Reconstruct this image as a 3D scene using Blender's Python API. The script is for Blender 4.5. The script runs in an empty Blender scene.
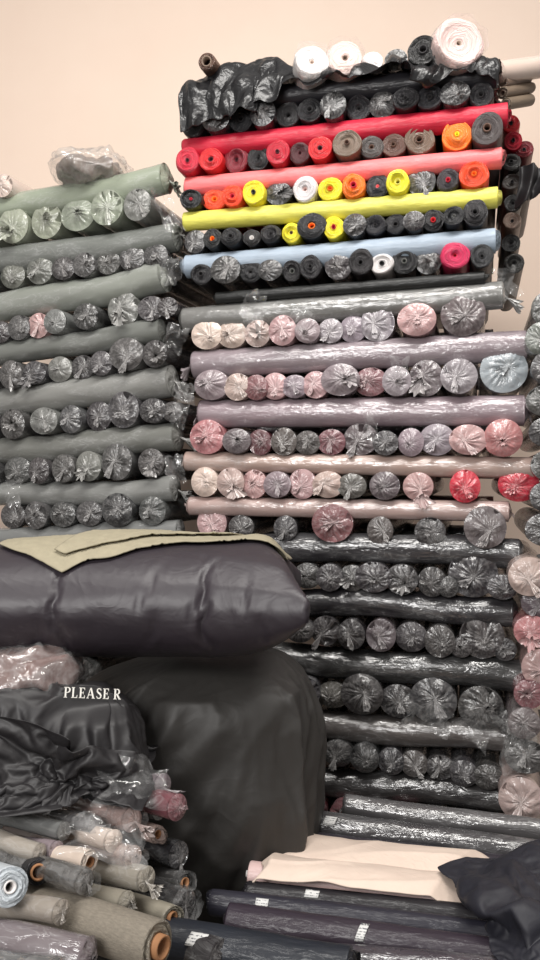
import bpy, bmesh, math, random
from mathutils import Vector, Matrix, noise
from mathutils.bvhtree import BVHTree
random.seed(7)
F=800.0; CZ=1.75
scene=bpy.context.scene
col0=scene.collection
try:
    scene.view_settings.view_transform='Standard'
except Exception: pass

def P(px,py,d): return Vector(((px-270)/F*d, d, CZ+(480-py)/F*d))
def lin(c):
    out=[]
    for v in c:
        v=v/255.0
        out.append(v/12.92 if v<=0.04045 else ((v+0.055)/1.055)**2.4)
    return (out[0],out[1],out[2],1.0)

# ---------------------------------------------------------------- materials
def newmat(name):
    m=bpy.data.materials.new(name); m.use_nodes=True
    nt=m.node_tree
    for n in list(nt.nodes): nt.nodes.remove(n)
    out=nt.nodes.new('ShaderNodeOutputMaterial')
    b=nt.nodes.new('ShaderNodeBsdfPrincipled')
    nt.links.new(b.outputs[0],out.inputs[0])
    return m,nt,b,out
def N(nt,t,**k):
    n=nt.nodes.new(t)
    for a,v in k.items(): setattr(n,a,v)
    return n
def coords(nt,scale,rand=True,mode='Object',rot=(0,0,0)):
    tc=N(nt,'ShaderNodeTexCoord'); mp=N(nt,'ShaderNodeMapping')
    mp.inputs['Scale'].default_value=scale; mp.inputs['Rotation'].default_value=rot
    nt.links.new(tc.outputs[mode],mp.inputs['Vector'])
    if rand:
        oi=N(nt,'ShaderNodeObjectInfo'); mu=N(nt,'ShaderNodeMath',operation='MULTIPLY'); mu.inputs[1].default_value=57.0
        nt.links.new(oi.outputs['Random'],mu.inputs[0])
        nt.links.new(mu.outputs[0],mp.inputs['Location'])
    return mp.outputs[0]
def noise_n(nt,vec,scale,detail=3,rough=0.55,dist=0.0):
    n=N(nt,'ShaderNodeTexNoise'); n.inputs['Scale'].default_value=scale
    n.inputs['Detail'].default_value=detail; n.inputs['Roughness'].default_value=rough
    n.inputs['Distortion'].default_value=dist
    nt.links.new(vec,n.inputs['Vector']); return n.outputs['Fac']
def ramp(nt,fac,a,b,va=0.0,vb=1.0):
    r=N(nt,'ShaderNodeMapRange'); r.inputs[1].default_value=a; r.inputs[2].default_value=b
    r.inputs[3].default_value=va; r.inputs[4].default_value=vb
    nt.links.new(fac,r.inputs[0]); return r.outputs[0]
def mixc(nt,fac,c1,c2):
    m=N(nt,'ShaderNodeMix',data_type='RGBA')
    if isinstance(fac,float): m.inputs[0].default_value=fac
    else: nt.links.new(fac,m.inputs[0])
    for s,c in ((6,c1),(7,c2)):
        if isinstance(c,tuple): m.inputs[s].default_value=c
        else: nt.links.new(c,m.inputs[s])
    return m.outputs[2]
def math2(nt,op,a,b):
    m=N(nt,'ShaderNodeMath',operation=op)
    for i,v in enumerate((a,b)):
        if isinstance(v,(int,float)): m.inputs[i].default_value=v
        else: nt.links.new(v,m.inputs[i])
    return m.outputs[0]
def bump(nt,b,h,strength,dist=0.01,coat=False,only_coat=False):
    n=N(nt,'ShaderNodeBump'); n.inputs['Strength'].default_value=strength; n.inputs['Distance'].default_value=dist
    nt.links.new(h,n.inputs['Height'])
    if not only_coat: nt.links.new(n.outputs[0],b.inputs['Normal'])
    if coat or only_coat: nt.links.new(n.outputs[0],b.inputs['Coat Normal'])
def objcol(nt): return N(nt,'ShaderNodeObjectInfo').outputs['Color']
def ridge(nt,f):
    return math2(nt,'SUBTRACT',1.0,math2(nt,'MULTIPLY',math2(nt,'ABSOLUTE',math2(nt,'SUBTRACT',f,0.5),0),7.0))

m_fab,nt,b,_=newmat('fabric_plain')
v=coords(nt,(1,1,1)); oc=objcol(nt)
f=noise_n(nt,v,9,4)
nt.links.new(mixc(nt,ramp(nt,f,0.3,0.7,0.0,0.3),oc,mixc(nt,0.5,oc,(0.02,0.02,0.02,1))),b.inputs['Base Color'])
b.inputs['Roughness'].default_value=0.6; b.inputs['Specular IOR Level'].default_value=0.3
b.inputs['Coat Weight'].default_value=0.3; b.inputs['Coat Roughness'].default_value=0.25
v2=coords(nt,(12,3,12),rot=(0,0,.3)); h=math2(nt,'ADD',noise_n(nt,v2,2.5,3),math2(nt,'MULTIPLY',noise_n(nt,v,300,1),0.08))
bump(nt,b,h,0.35,0.015)
bump(nt,b,noise_n(nt,v2,4,3,0.5,1.0),0.4,0.012,only_coat=True)

m_wrap,nt,b,_=newmat('fabric_under_clear_film')
oc=objcol(nt)
va=coords(nt,(6,1.6,6),rot=(0,0,.25)); fa=noise_n(nt,va,2.0,3,0.5,1.0)
vb=coords(nt,(14,5,14),rot=(.3,0,-.5)); fb=noise_n(nt,vb,2.6,3,0.55,1.0)
cre2=math2(nt,'MAXIMUM',ridge(nt,fb),0.0)
st=math2(nt,'MULTIPLY',math2(nt,'POWER',cre2,5.0),ramp(nt,fa,.45,.64))
painted_haze=ramp(nt,fa,0.42,0.75,0.012,0.12)  # pale film haze mixed into the colour, also standing in for silvery highlights
nt.links.new(mixc(nt,math2(nt,'ADD',math2(nt,'MULTIPLY',st,0.20),painted_haze),oc,(0.6,0.6,0.6,1)),b.inputs['Base Color'])
b.inputs['Roughness'].default_value=0.7; b.inputs['Specular IOR Level'].default_value=0.2
b.inputs['Coat Weight'].default_value=1.0; b.inputs['Coat Roughness'].default_value=0.19; b.inputs['Coat IOR'].default_value=1.8
bump(nt,b,fa,0.2,0.01)
bump(nt,b,math2(nt,'ADD',fa,math2(nt,'MULTIPLY',cre2,0.08)),0.6,0.016,only_coat=True)

m_gath,nt,b,_=newmat('gathered_clear_film')
tc=N(nt,'ShaderNodeTexCoord'); mp=N(nt,'ShaderNodeMapping'); mp.inputs['Scale'].default_value=(1,0,1)
nt.links.new(tc.outputs['Object'],mp.inputs['Vector'])
nm=N(nt,'ShaderNodeVectorMath',operation='NORMALIZE'); nt.links.new(mp.outputs[0],nm.inputs[0])
oi=N(nt,'ShaderNodeObjectInfo'); mu=math2(nt,'MULTIPLY',oi.outputs['Random'],40.0)
at=N(nt,'ShaderNodeAttribute'); at.attribute_name='t'
ad=N(nt,'ShaderNodeVectorMath',operation='ADD'); cb=N(nt,'ShaderNodeCombineXYZ')
nt.links.new(math2(nt,'ADD',mu,math2(nt,'MULTIPLY',at.outputs['Fac'],0.9)),cb.inputs[1])
nt.links.new(nm.outputs[0],ad.inputs[0]); nt.links.new(cb.outputs[0],ad.inputs[1])
f=noise_n(nt,ad.outputs[0],6.0,2,0.55)
s=ramp(nt,f,0.42,0.70,0.0,1.0)
s=math2(nt,'MULTIPLY',s,ramp(nt,at.outputs['Fac'],0.0,1.0,0.12,0.34))
s=math2(nt,'ADD',s,ramp(nt,at.outputs['Fac'],0.6,1.15,0.03,0.20))
s=math2(nt,'MINIMUM',s,0.38)
nt.links.new(mixc(nt,s,oi.outputs['Color'],(0.54,0.52,0.51,1)),b.inputs['Base Color'])
b.inputs['Roughness'].default_value=0.6; b.inputs['Specular IOR Level'].default_value=0.3
b.inputs['Coat Weight'].default_value=0.9; b.inputs['Coat Roughness'].default_value=0.2; b.inputs['Coat IOR'].default_value=1.6
bump(nt,b,f,0.4,0.007,True)

m_spir,nt,b,_=newmat('fabric_layers_spiral_end')
tc=N(nt,'ShaderNodeTexCoord'); mp=N(nt,'ShaderNodeMapping'); mp.inputs['Scale'].default_value=(1,0,1)
nt.links.new(tc.outputs['Object'],mp.inputs['Vector'])
ln=N(nt,'ShaderNodeVectorMath',operation='LENGTH'); nt.links.new(mp.outputs[0],ln.inputs[0])
nz=noise_n(nt,coords(nt,(1,1,1)),22,2)
rr=math2(nt,'ADD',ln.outputs['Value'],math2(nt,'MULTIPLY',nz,0.04))
sn=math2(nt,'SINE',math2(nt,'MULTIPLY',rr,900.0),0)
sn2=math2(nt,'SINE',math2(nt,'MULTIPLY',rr,310.0),0)
oc=objcol(nt)
fac=ramp(nt,math2(nt,'ADD',sn,sn2),-1.8,1.8,0.40,0.0)
nt.links.new(mixc(nt,fac,oc,mixc(nt,0.75,oc,(0.01,0.01,0.01,1))),b.inputs['Base Color'])
b.inputs['Roughness'].default_value=0.65; b.inputs['Specular IOR Level'].default_value=0.3
b.inputs['Coat Weight'].default_value=0.7; b.inputs['Coat Roughness'].default_value=0.15
bump(nt,b,math2(nt,'ADD',sn,sn2),0.4,0.003)
bump(nt,b,noise_n(nt,coords(nt,(1,1,1)),45,3,.6,2.0),1.0,0.015,only_coat=True)

def simple(name,rgb,rough=0.6,noise_scale=20,amt=0.3,bs=0.4,bd=0.01,coat=0.0,scale=(1,1,1),dark=None,mode='Object',usecol=False,spec=0.5,sheen=0.0,dist=0.0,creases=0.0):
    m,nt,b,_=newmat(name)
    v=coords(nt,scale,True,mode)
    f=noise_n(nt,v,noise_scale,5,0.6,dist)
    c1=objcol(nt) if usecol else lin(rgb)
    d=mixc(nt,0.6,c1,(0.01,0.01,0.01,1)) if dark is None else lin(dark)
    nt.links.new(mixc(nt,ramp(nt,f,0.35,0.7,0.0,amt),c1,d),b.inputs['Base Color'])
    b.inputs['Roughness'].default_value=rough; b.inputs['Specular IOR Level'].default_value=spec
    b.inputs['Coat Weight'].default_value=coat; b.inputs['Coat Roughness'].default_value=0.2
    b.inputs['Sheen Weight'].default_value=sheen
    h=f
    if creases:
        g=noise_n(nt,v,creases,2,0.5,1.5); g2=noise_n(nt,v,creases*2.3,2,0.5,1.0)
        h=math2(nt,'ADD',math2(nt,'MULTIPLY',math2(nt,'MAXIMUM',ridge(nt,g),0.0),0.30),math2(nt,'MULTIPLY',math2(nt,'MAXIMUM',ridge(nt,g2),0.0),0.15))
        h=math2(nt,'ADD',h,math2(nt,'MULTIPLY',f,0.3))
    bump(nt,b,h,bs,bd,coat>0)
    return m
m_card=simple('cardboard',(165,125,90),0.8,40,0.3,0.3,0.003,usecol=True)
m_hole=simple('tube_hole_shade',(24,20,18),0.9)  # near-black cap colour, the shade of the hollow core painted in
m_bag=simple('purple_black_nylon',(46,40,46),0.46,4,0.15,0.22,0.012,scale=(1,1.4,1.4),spec=0.55,dist=1.0,creases=3.5)
m_sack=simple('charcoal_sack_cloth',(54,52,50),0.55,4,0.15,0.25,0.012,spec=0.45,creases=3.5)
m_canv=simple('olive_canvas',(154,146,124),0.85,30,0.25,0.3,0.006)
m_cream=simple('cream_cloth',(222,203,188),0.8,7,0.3,0.35,0.008,dark=(198,176,164),creases=6)
m_bplas=simple('black_plastic_sheet',(24,24,26),0.32,22,0.3,0.45,0.012,dist=1.0,spec=.55,creases=9)
m_bcloth=simple('navy_black_cloth',(31,31,40),0.6,30,0.3,0.25,0.008,spec=.5,creases=5)
m_jack=simple('black_jacket_cloth',(32,30,32),0.52,22,0.3,0.1,0.006,spec=.5,creases=4)
m_white=simple('white_print',(225,222,215),0.6,30,0.1,0.1,0.001)
m_wall=simple('peach_plaster',(238,217,201),0.9,1.3,0.35,0.15,0.01,dark=(229,205,188))
m_floor=simple('concrete_floor',(92,86,80),0.85,3,0.5,0.3,0.01)
m_linen=simple('woven_taupe_cloth',(128,120,108),0.85,220,0.5,0.5,0.003,scale=(1,.3,1))
m_label,nt,b,_=newmat('printed_paper_label')
tc=N(nt,'ShaderNodeTexCoord'); wv=N(nt,'ShaderNodeTexWave'); wv.bands_direction='Z'; wv.inputs['Scale'].default_value=60; wv.inputs['Distortion'].default_value=1.0
nt.links.new(tc.outputs['Object'],wv.inputs['Vector'])
nz=noise_n(nt,tc.outputs['Object'],160,2)
nt.links.new(mixc(nt,math2(nt,'MULTIPLY',ramp(nt,wv.outputs['Fac'],.6,.8),ramp(nt,nz,.45,.55)),lin((205,205,203)),lin((80,80,88))),b.inputs['Base Color'])
m_film,nt,b,out=newmat('loose_clear_film')
v=coords(nt,(1,1,1)); f=noise_n(nt,v,14,2,0.5,1.0)
b.inputs['Base Color'].default_value=(0.8,0.8,0.8,1); b.inputs['Roughness'].default_value=0.08; b.inputs['Specular IOR Level'].default_value=1.0
bump(nt,b,f,0.6,0.02)
cre=math2(nt,'POWER',math2(nt,'MAXIMUM',ridge(nt,f),0.0),2.0)
tr=N(nt,'ShaderNodeBsdfTransparent'); mx=N(nt,'ShaderNodeMixShader')
nt.links.new(math2(nt,'ADD',0.04,math2(nt,'MULTIPLY',cre,0.12)),mx.inputs[0]); nt.links.new(tr.outputs[0],mx.inputs[1]); nt.links.new(b.outputs[0],mx.inputs[2])
gl=N(nt,'ShaderNodeBsdfGlossy'); gl.inputs['Roughness'].default_value=0.1
bn=[n for n in nt.nodes if n.type=='BUMP'][0]; nt.links.new(bn.outputs[0],gl.inputs['Normal'])
fr_=N(nt,'ShaderNodeFresnel'); fr_.inputs['IOR'].default_value=1.4
mx2=N(nt,'ShaderNodeMixShader'); nt.links.new(math2(nt,'MINIMUM',fr_.outputs[0],0.22),mx2.inputs[0])
nt.links.new(mx.outputs[0],mx2.inputs[1]); nt.links.new(gl.outputs[0],mx2.inputs[2]); nt.links.new(mx2.outputs[0],out.inputs[0])

# ---------------------------------------------------------------- mesh helpers
def mesh_obj(name,verts,faces,mats,fm=None,smooth=True,tattr=None):
    me=bpy.data.meshes.new(name); me.from_pydata(verts,[],faces)
    for m in mats: me.materials.append(m)
    if fm: me.polygons.foreach_set('material_index',fm)
    me.polygons.foreach_set('use_smooth',[smooth]*len(faces))
    if tattr:
        a=me.attributes.new('t','FLOAT','POINT'); a.data.foreach_set('value',tattr)
    me.update()
    o=bpy.data.objects.new(name,me); col0.objects.link(o); return o
def tag(o,label,cat,group=None,kind=None):
    o['label']=label; o['category']=cat
    if group: o['group']=group
    if kind: o['kind']=kind
def ring(verts,n,fx):
    s=len(verts)
    for i in range(n): verts.append(fx(2*math.pi*i/n))
    return s
def bridge(faces,a,b,n,flip=False):
    for i in range(n):
        j=(i+1)%n
        q=(a+i,a+j,b+j,b+i)
        faces.append(q[::-1] if flip else q)
def grid_obj(name,nu,nv,fn,mats,thick=0.003):
    v=[fn(i/nu,j/nv) for j in range(nv+1) for i in range(nu+1)]
    f=[(j*(nu+1)+i,j*(nu+1)+i+1,(j+1)*(nu+1)+i+1,(j+1)*(nu+1)+i) for j in range(nv) for i in range(nu)]
    o=mesh_obj(name,v,f,mats)
    if thick:
        m=o.modifiers.new('thickness','SOLIDIFY'); m.thickness=thick; m.offset=1
    return o
def rid(p,f,seed,sh=1.0):
    return (1-abs(noise.noise(Vector((p[0]*f,p[1]*f,p[2]*f+seed))))*2.4)
def blob(name,c,half,e1,e2,disp,mat,nu=150,nv=90,warp=None):
    def sg(x,e): return math.copysign(abs(x)**e,x)
    v=[];f=[]
    for j in range(nv+1):
        th=-math.pi/2+math.pi*j/nv
        for i in range(nu):
            ph=2*math.pi*i/nu
            p=Vector((sg(math.cos(th),e1)*sg(math.cos(ph),e2),sg(math.cos(th),e1)*sg(math.sin(ph),e2),sg(math.sin(th),e1)))
            q=Vector((p.x*half[0],p.y*half[1],p.z*half[2]))
            nn=Vector((p.x/half[0],p.y/half[1],p.z/half[2])).normalized()
            q=q+nn*disp(p,q)
            if warp: q=warp(p,q)
            v.append(q)
    for j in range(nv):
        for i in range(nu):
            k=(i+1)%nu
            f.append((j*nu+i,j*nu+k,(j+1)*nu+k,(j+1)*nu+i))
    o=mesh_obj(name,v,f,[mat]); o.location=c
    return o
def bvh(objs):
    vs=[];fs=[]
    for o in objs:
        s=len(vs); mw=o.matrix_basis
        vs+= [mw@v.co for v in o.data.vertices]
        fs+= [tuple(s+k for k in p.vertices) for p in o.data.polygons]
    return BVHTree.FromPolygons(vs,fs)
def lattice_box(name,n,half,mat,jit=0.0,warp=None,rnd=0.0):
    nx,ny,nz=n; ids={};v=[];f=[]
    def g(i,j,k):
        if (i,j,k) not in ids:
            ids[(i,j,k)]=len(v)
            u=Vector((i/nx*2-1,j/ny*2-1,k/nz*2-1))
            if rnd:
                x,y=u.x,u.y; m=max(abs(x),abs(y)); l=math.hypot(x,y)
                if l>0:
                    kx=(1-rnd)+rnd*m/l; u=Vector((x*kx,y*kx,u.z))
            p=Vector((u.x*half[0],u.y*half[1],u.z*half[2]))
            if warp: p=warp(u,p)
            p+=Vector((noise.noise(p*9),noise.noise(p*9+Vector((7,0,0))),noise.noise(p*9+Vector((0,9,0)))))*jit
            v.append(p)
        return ids[(i,j,k)]
    for i in range(nx):
        for j in range(ny):
            f.append((g(i,j,0),g(i,j+1,0),g(i+1,j+1,0),g(i+1,j,0)))
            f.append((g(i,j,nz),g(i+1,j,nz),g(i+1,j+1,nz),g(i,j+1,nz)))
    for i in range(nx):
        for k in range(nz):
            f.append((g(i,0,k),g(i+1,0,k),g(i+1,0,k+1),g(i,0,k+1)))
            f.append((g(i,ny,k),g(i,ny,k+1),g(i+1,ny,k+1),g(i+1,ny,k)))
    for j in range(ny):
        for k in range(nz):
            f.append((g(0,j,k),g(0,j,k+1),g(0,j+1,k+1),g(0,j+1,k)))
            f.append((g(nx,j,k),g(nx,j+1,k),g(nx,j+1,k+1),g(nx,j,k+1)))
    return mesh_obj(name,v,f,[mat])

# ---------------------------------------------------------------- cloth simulation (baked to plain meshes)
def sim(o,frames,colliders=(),pressure=None,mass=0.05,tens=30,bend=0.3,grav=1.0,shrink=0.0,quality=4,selfc=False):
    for c in colliders:
        c.modifiers.new('col','COLLISION'); c.collision.thickness_outer=0.008; c.collision.cloth_friction=25
    m=o.modifiers.new('cloth','CLOTH'); s=m.settings
    s.quality=quality; s.mass=mass; s.tension_stiffness=tens; s.compression_stiffness=tens; s.shear_stiffness=tens*0.5
    s.bending_stiffness=bend; s.tension_damping=5; s.compression_damping=5; s.shear_damping=5; s.air_damping=1.5
    s.shrink_min=shrink; s.effector_weights.gravity=grav
    if pressure is not None:
        s.use_pressure=True; s.uniform_pressure_force=pressure
    m.collision_settings.use_collision=bool(colliders); m.collision_settings.distance_min=0.006
    m.collision_settings.use_self_collision=selfc
    if selfc: m.collision_settings.self_distance_min=0.004
    m.point_cache.frame_start=1; m.point_cache.frame_end=frames+5
    for f in range(1,frames+1): scene.frame_set(f)
    dg=bpy.context.evaluated_depsgraph_get()
    me=bpy.data.meshes.new_from_object(o.evaluated_get(dg))
    ok=all(abs(v.co.x)<50 and abs(v.co.z)<50 for v in me.vertices)
    o.modifiers.clear()
    for c in colliders: c.modifiers.clear()
    if ok:
        me.polygons.foreach_set('use_smooth',[True]*len(me.polygons)); o.data=me
    scene.frame_set(1)
    return ok
def fit(o,lo,hi,warp=None):
    vs=o.data.vertices
    a=[min(v.co[i] for v in vs) for i in range(3)]; b=[max(v.co[i] for v in vs) for i in range(3)]
    c=Vector([(lo[i]+hi[i])/2 for i in range(3)]); hf=[(hi[i]-lo[i])/2 for i in range(3)]
    for v in vs:
        p=Vector([((v.co[i]-a[i])/(b[i]-a[i])*2-1) for i in range(3)])
        q=Vector((p.x*hf[0],p.y*hf[1],p.z*hf[2]))
        if warp: q=warp(p,q)
        v.co=q
    o.location=c
def drop(o): bpy.data.objects.remove(o)
def zz(p,q): return 0.05*noise.noise(q*6)+0.02*noise.noise(q*14)
def zs(p,q): return 0.03*noise.noise(q*4)+0.01*noise.noise(q*9)

# standing sack
def wsk(p,q):
    t=(p.z+1)/2; k=1.0
    if t<0.45: k=0.80+0.20*(max(t,0)/0.45)**0.8
    k*=1.0+0.05*math.sin(max(0,1-t)*3.0)
    if t>0.85: k*=1-0.10*((t-.85)/.15)**2
    return Vector((q.x*k,q.y*k,q.z))
def fill(p,q): return 0.06*noise.noise(q*1.9+Vector((3,1,0)))+0.035*noise.noise(q*4.0)
SC=Vector((-0.285,3.13,0.545))
prox=[blob('tmp',SC,(0.455,0.37,0.52),0.52,0.78,fill,m_sack,70,46,wsk)]
sack=lattice_box('cloth_sack',(60,50,60),(0.500,0.42,0.548),m_sack,0.012,wsk,rnd=0.7)
sack.location=SC
sim(sack,30,prox,mass=0.05,tens=40,bend=0.5,grav=0.65,quality=5)
for o in prox: drop(o)
def wsack(p,q):
    w=max(0,rid((q.x*.9+q.z*.8,q.y,q.z*.3),2.6,11))**4*0.010+max(0,rid((q.x*1.0-q.z*.9,q.y*.7,q.z*.3),3.1,27))**5*0.008
    w+=0.02*noise.noise(q*3)
    return q+Vector((p.x,p.y,0))*w
fit(sack,(-0.80,2.72,0.0),(0.225,3.54,1.085),wsack)
sm=sack.modifiers.new('soft','SMOOTH'); sm.factor=0.5; sm.iterations=2
sb=sack.modifiers.new('sub','SUBSURF'); sb.levels=1; sb.render_levels=1
tag(sack,'large bulging charcoal cloth sack standing beside the roll stack','sack')

# pillow bag
pil=lattice_box('stuffed_bag',(112,58,3),(0.90,0.47,0.03),m_bag,0.002)
sim(pil,84,(),pressure=62,mass=0.02,tens=90,bend=0.5,grav=0.0)
def wpil(p,q):
    e=max(0,(p.x-0.35)/0.65)
    z=q.z*(1+0.75*e*e)-0.02*p.y*p.y+0.03*e*e
    w=noise.noise(Vector((q.x*1.6,q.y*1.6,q.z*2+3)))*0.035
    a=math.atan2(q.z,0.9-q.x); w+=max(0,rid((a*2.2,q.y*.8,0),2.6,17))**2*0.008*max(0,min(1,(q.x-0.2)/.4))
    return Vector((q.x+0.02*p.z-0.02*e,q.y+w*.5*p.y,z+w*max(-.7,min(1,p.z*2.5))))
fit(pil,(-1.36,2.48,P(0,662,2.75).z),(0.15,3.3,P(0,540,2.85).z),wpil)
pmod=pil.modifiers.new('soft','SMOOTH'); pmod.factor=0.5; pmod.iterations=6
tag(pil,'bulging purple-black satin bag lying on the charcoal sack','bag')

# canvas
def fy(px):
    pts=[(-60,2.95),(4,2.80),(40,2.70),(74,2.62),(125,2.70),(185,2.80),(235,2.79),(300,2.82)]
    for (a,ya),(b2,yb) in zip(pts,pts[1:]):
        if px<=b2: return ya+(yb-ya)*(px-a)/(b2-a)
    return 2.82
def canv(u,v):
    px=2+u*292; x=(px-270)/F*2.8
    y=fy(px)*(1-v)+3.16*v+0.03*noise.noise(Vector((u*8,v*3,7)))
    return (x,y,pil.location.z+0.32+0.02*noise.noise(Vector((x*7,y*7,1)))+0.018*math.sin(x*20+y*14))
cv=grid_obj('canvas_cloth',130,60,canv,[m_canv],0)
sim(cv,30,(pil,),mass=0.08,tens=40,bend=0.5)
tag(cv,'folded olive canvas cloth draped over the satin bag','cloth')
def canv2(u,v):
    px=62+u*150; x=(px-270)/F*2.8
    y=(fy(px)+0.07+0.03*u)*(1-v)+3.05*v+0.02*noise.noise(Vector((u*6,v*3,2)))
    return (x+0.12*v,y,pil.location.z+0.36+0.02*math.sin(x*17+y*12)+0.012*noise.noise(Vector((x*12,y*12,4))))
cv2=grid_obj('folded_flap',70,44,canv2,[m_canv],0)
sim(cv2,30,(pil,cv),mass=0.08,tens=40,bend=0.5)
cv2.parent=cv
for o in (cv,cv2):
    m=o.modifiers.new('thickness','SOLIDIFY'); m.thickness=0.004; m.offset=1

# black jacket heap
prox=[blob('tmp',P(38,742,2.58),(0.22,0.17,0.175),0.7,0.8,zz,m_jack,40,24),
      blob('tmp',P(96,742,2.56),(0.12,0.14,0.165),0.7,0.9,zz,m_jack,30,20),
      blob('tmp',P(16,785,2.43),(0.15,0.10,0.07),0.9,0.9,zz,m_jack,30,20)]
gp=grid_obj('tmp',4,6,lambda u,v:(-1.6+u*1.9,1.9+v*1.3,0.76+0.06*min(1,v*2)),[m_jack],0); prox.append(gp)
def jsheet(cx,cy,w,h,z,seed,amp=.05,fr_=4.0,sq=.82,k1=15,k2=11,diag=0.0):
    def fn(u,v):
        x=(u-.5)*w; y=(v-.5)*h
        a=amp*noise.noise(Vector((x*fr_*2,y*fr_,seed)))+amp*.9*math.sin(x*k1+y*diag+3*noise.noise(Vector((y*2,x*2,seed))))+amp*.4*math.sin(y*k2+3*noise.noise(Vector((y*3,x*4,seed+4))))
        return (cx+x*sq,cy+y*.92,z+a)
    return fn
jk=grid_obj('black_jacket',96,80,jsheet(P(50,752,2.5).x,2.52,0.94,0.72,1.42,3,.065,1.8,.82,9,6,7),[m_jack],0)
sim(jk,42,prox,mass=0.05,tens=40,bend=0.8,quality=5)
sl=grid_obj('sleeve',56,34,jsheet(P(96,768,2.42).x,2.40,0.44,0.26,1.42,9,.055,3,.84,11,8,6),[m_jack],0)
sim(sl,38,prox+[jk],mass=0.05,tens=40,bend=0.9,quality=5)
sl2=grid_obj('black_garment',70,46,jsheet(P(-4,775,2.4).x,2.38,0.64,0.38,1.42,15,.055,3,.84,10,7,6),[m_jack],0)
sim(sl2,38,prox+[jk],mass=0.05,tens=40,bend=0.9,quality=5)
for o in prox: drop(o)
tag(jk,'crumpled black jacket with white lettering heaped on rolls','jacket')
tag(sl2,'crumpled black garment slumped over the roll pile','garment')
sl.parent=jk

# navy-black cloth at lower right, rumpled drape
def zr(p,q): return 0.05*noise.noise(q*5)+0.02*noise.noise(q*11)
prox=[blob('tmp',P(610,930,2.35),(0.42,0.50,0.11),1.0,1.0,zr,m_jack,60,36),
      blob('tmp',P(520,915,2.35),(0.13,0.16,0.06),1.0,1.0,zr,m_jack,40,24)]
gp=grid_obj('tmp',4,4,lambda u,v:(0.2+u*1.8,1.3+v*1.9,0.475),[m_jack],0); prox.append(gp)
bc=grid_obj('black_cloth',120,116,jsheet(P(634,905,2.4).x,2.12,1.42,1.25,0.80,22,.075,2.2,.74,13,7,9),[m_bcloth],0)
sim(bc,38,prox,mass=0.05,tens=40,bend=0.25,quality=5)
for o in prox: drop(o)
tag(bc,'crumpled navy-black cloth draped over the low pile','cloth')

# find where the print sits on the jacket, smooth the cloth there, fit a plane
bj=bvh([jk])
TX0,TX1,TY0,TY1=67,121,694,701; TH=9.8; TD=2.45
camv=Vector((0,0,CZ))
ds=[]
for i in range(14):
    for j in range(4):
        px=TX0+(TX1-TX0)*i/13; py=TY0-TH*j/3
        h=bj.ray_cast(camv,P(px,py,1.0)-camv)
        if h[0] is not None and h[0].y<2.85: ds.append(h[0])
if ds:
    TD=sorted(h.y for h in ds)[len(ds)//2]
ym=TD; mxx=P((TX0+TX1)/2,TY0,TD).x; mzz=P(0,TY0-TH/2,TD).z; bx=0
if len(ds)>6:
    mxx=sum(h.x for h in ds)/len(ds); mzz=sum(h.z for h in ds)/len(ds)
    sxx=sum((h.x-mxx)**2 for h in ds); bx=sum((h.x-mxx)*(h.y-ym) for h in ds)/max(sxx,1e-6); bx=max(-.5,min(.5,bx))
def plane_y(x,z): return ym+bx*(x-mxx)+0.30*(z-mzz)
o0=P(TX0,TY0,TD); o1=P(TX1,TY1,TD); s_h=TH*TD/F
cx=(o0.x+o1.x)/2; cz=(o0.z+o1.z)/2+s_h/2; hx=(o1.x-o0.x)/2; hz=s_h/2+0.014
for vv in jk.data.vertices:
    x,y,z=vv.co
    dx=max(0,abs(x-cx)-hx-0.010); dz=max(0,abs(z-cz)-hz-0.006)
    d=math.hypot(dx,dz); k=max(0,1-d/0.05); k=k*k*(3-2*k)
    if abs(y-plane_y(x,z))<0.13 and k>0: vv.co.y=y*(1-k)+plane_y(x,z)*k
for o in (jk,sl,sl2,bc):
    m=o.modifiers.new('thickness','SOLIDIFY'); m.thickness=0.003; m.offset=1
    m=o.modifiers.new('sub','SUBSURF'); m.levels=1; m.render_levels=1

# ---------------------------------------------------------------- stack planes
def mkplane(pxa,da,pxb,db):
    def dep(px): 
        t=(px-pxa)/(pxb-pxa); return 1.0/((1/da)*(1-t)+(1/db)*t)
    a=P(pxa,480,da);b_=P(pxb,480,db); u=(b_-a).normalized(); nrm=Vector((-u.y,u.x,0))
    return dep,u,nrm
dR,uR,nR=mkplane(185,3.95,530,3.55)
dL,uL,nL=mkplane(0,4.3,165,4.0)

def tbase(u): px=181+u*324; return px,P(px,101-31*u-12,dR(px))
def tlump(u):
    return 0.11*math.exp(-((u-0.12)/0.08)**2)+0.15*math.exp(-((u-0.26)/0.07)**2)+0.06*math.exp(-((u-0.38)/0.05)**2)+0.02*math.exp(-((u-0.62)/0.05)**2)+0.05*math.exp(-((u-0.72)/0.03)**2)
def tprox(u,v):
    u=-0.06+u*1.12
    px,base=tbase(u)
    if v<0.25:
        k=v/0.25; p=base-nR*(0.035+0.015*math.sin(px*.5)); return (p.x,p.y,p.z-0.45*(1-k)-0.03)
    s=(v-.25)/.75*1.6
    p=base+nR*(s-0.02); z=p.z-0.03*max(0,1-s/0.05)+tlump(u)*min(1,s/.1)*(1-.5*s)+0.02*noise.noise(Vector((u*22,s*9,1)))
    return (p.x,p.y,z)
tp=grid_obj('tmp',90,60,tprox,[m_jack],0)
def tsheet(u,v):
    px,base=tbase(0.0+u*0.985)
    fr0=-(0.15+0.10*noise.noise(Vector((u*6,2.2,0)))+0.045*noise.noise(Vector((u*28,2.2,0)))+(0.12*(1-u) if u<0.36 else (0.02 if u>.9 else 0)))
    s=fr0+(1.35-fr0)*v
    p=base+nR*s
    a=0.035*math.sin(u*48+s*6+4*noise.noise(Vector((u*8,s*4,1))))+0.035*noise.noise(Vector((u*18,s*9,6)))
    return (p.x,p.y,p.z+0.23+a)
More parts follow.
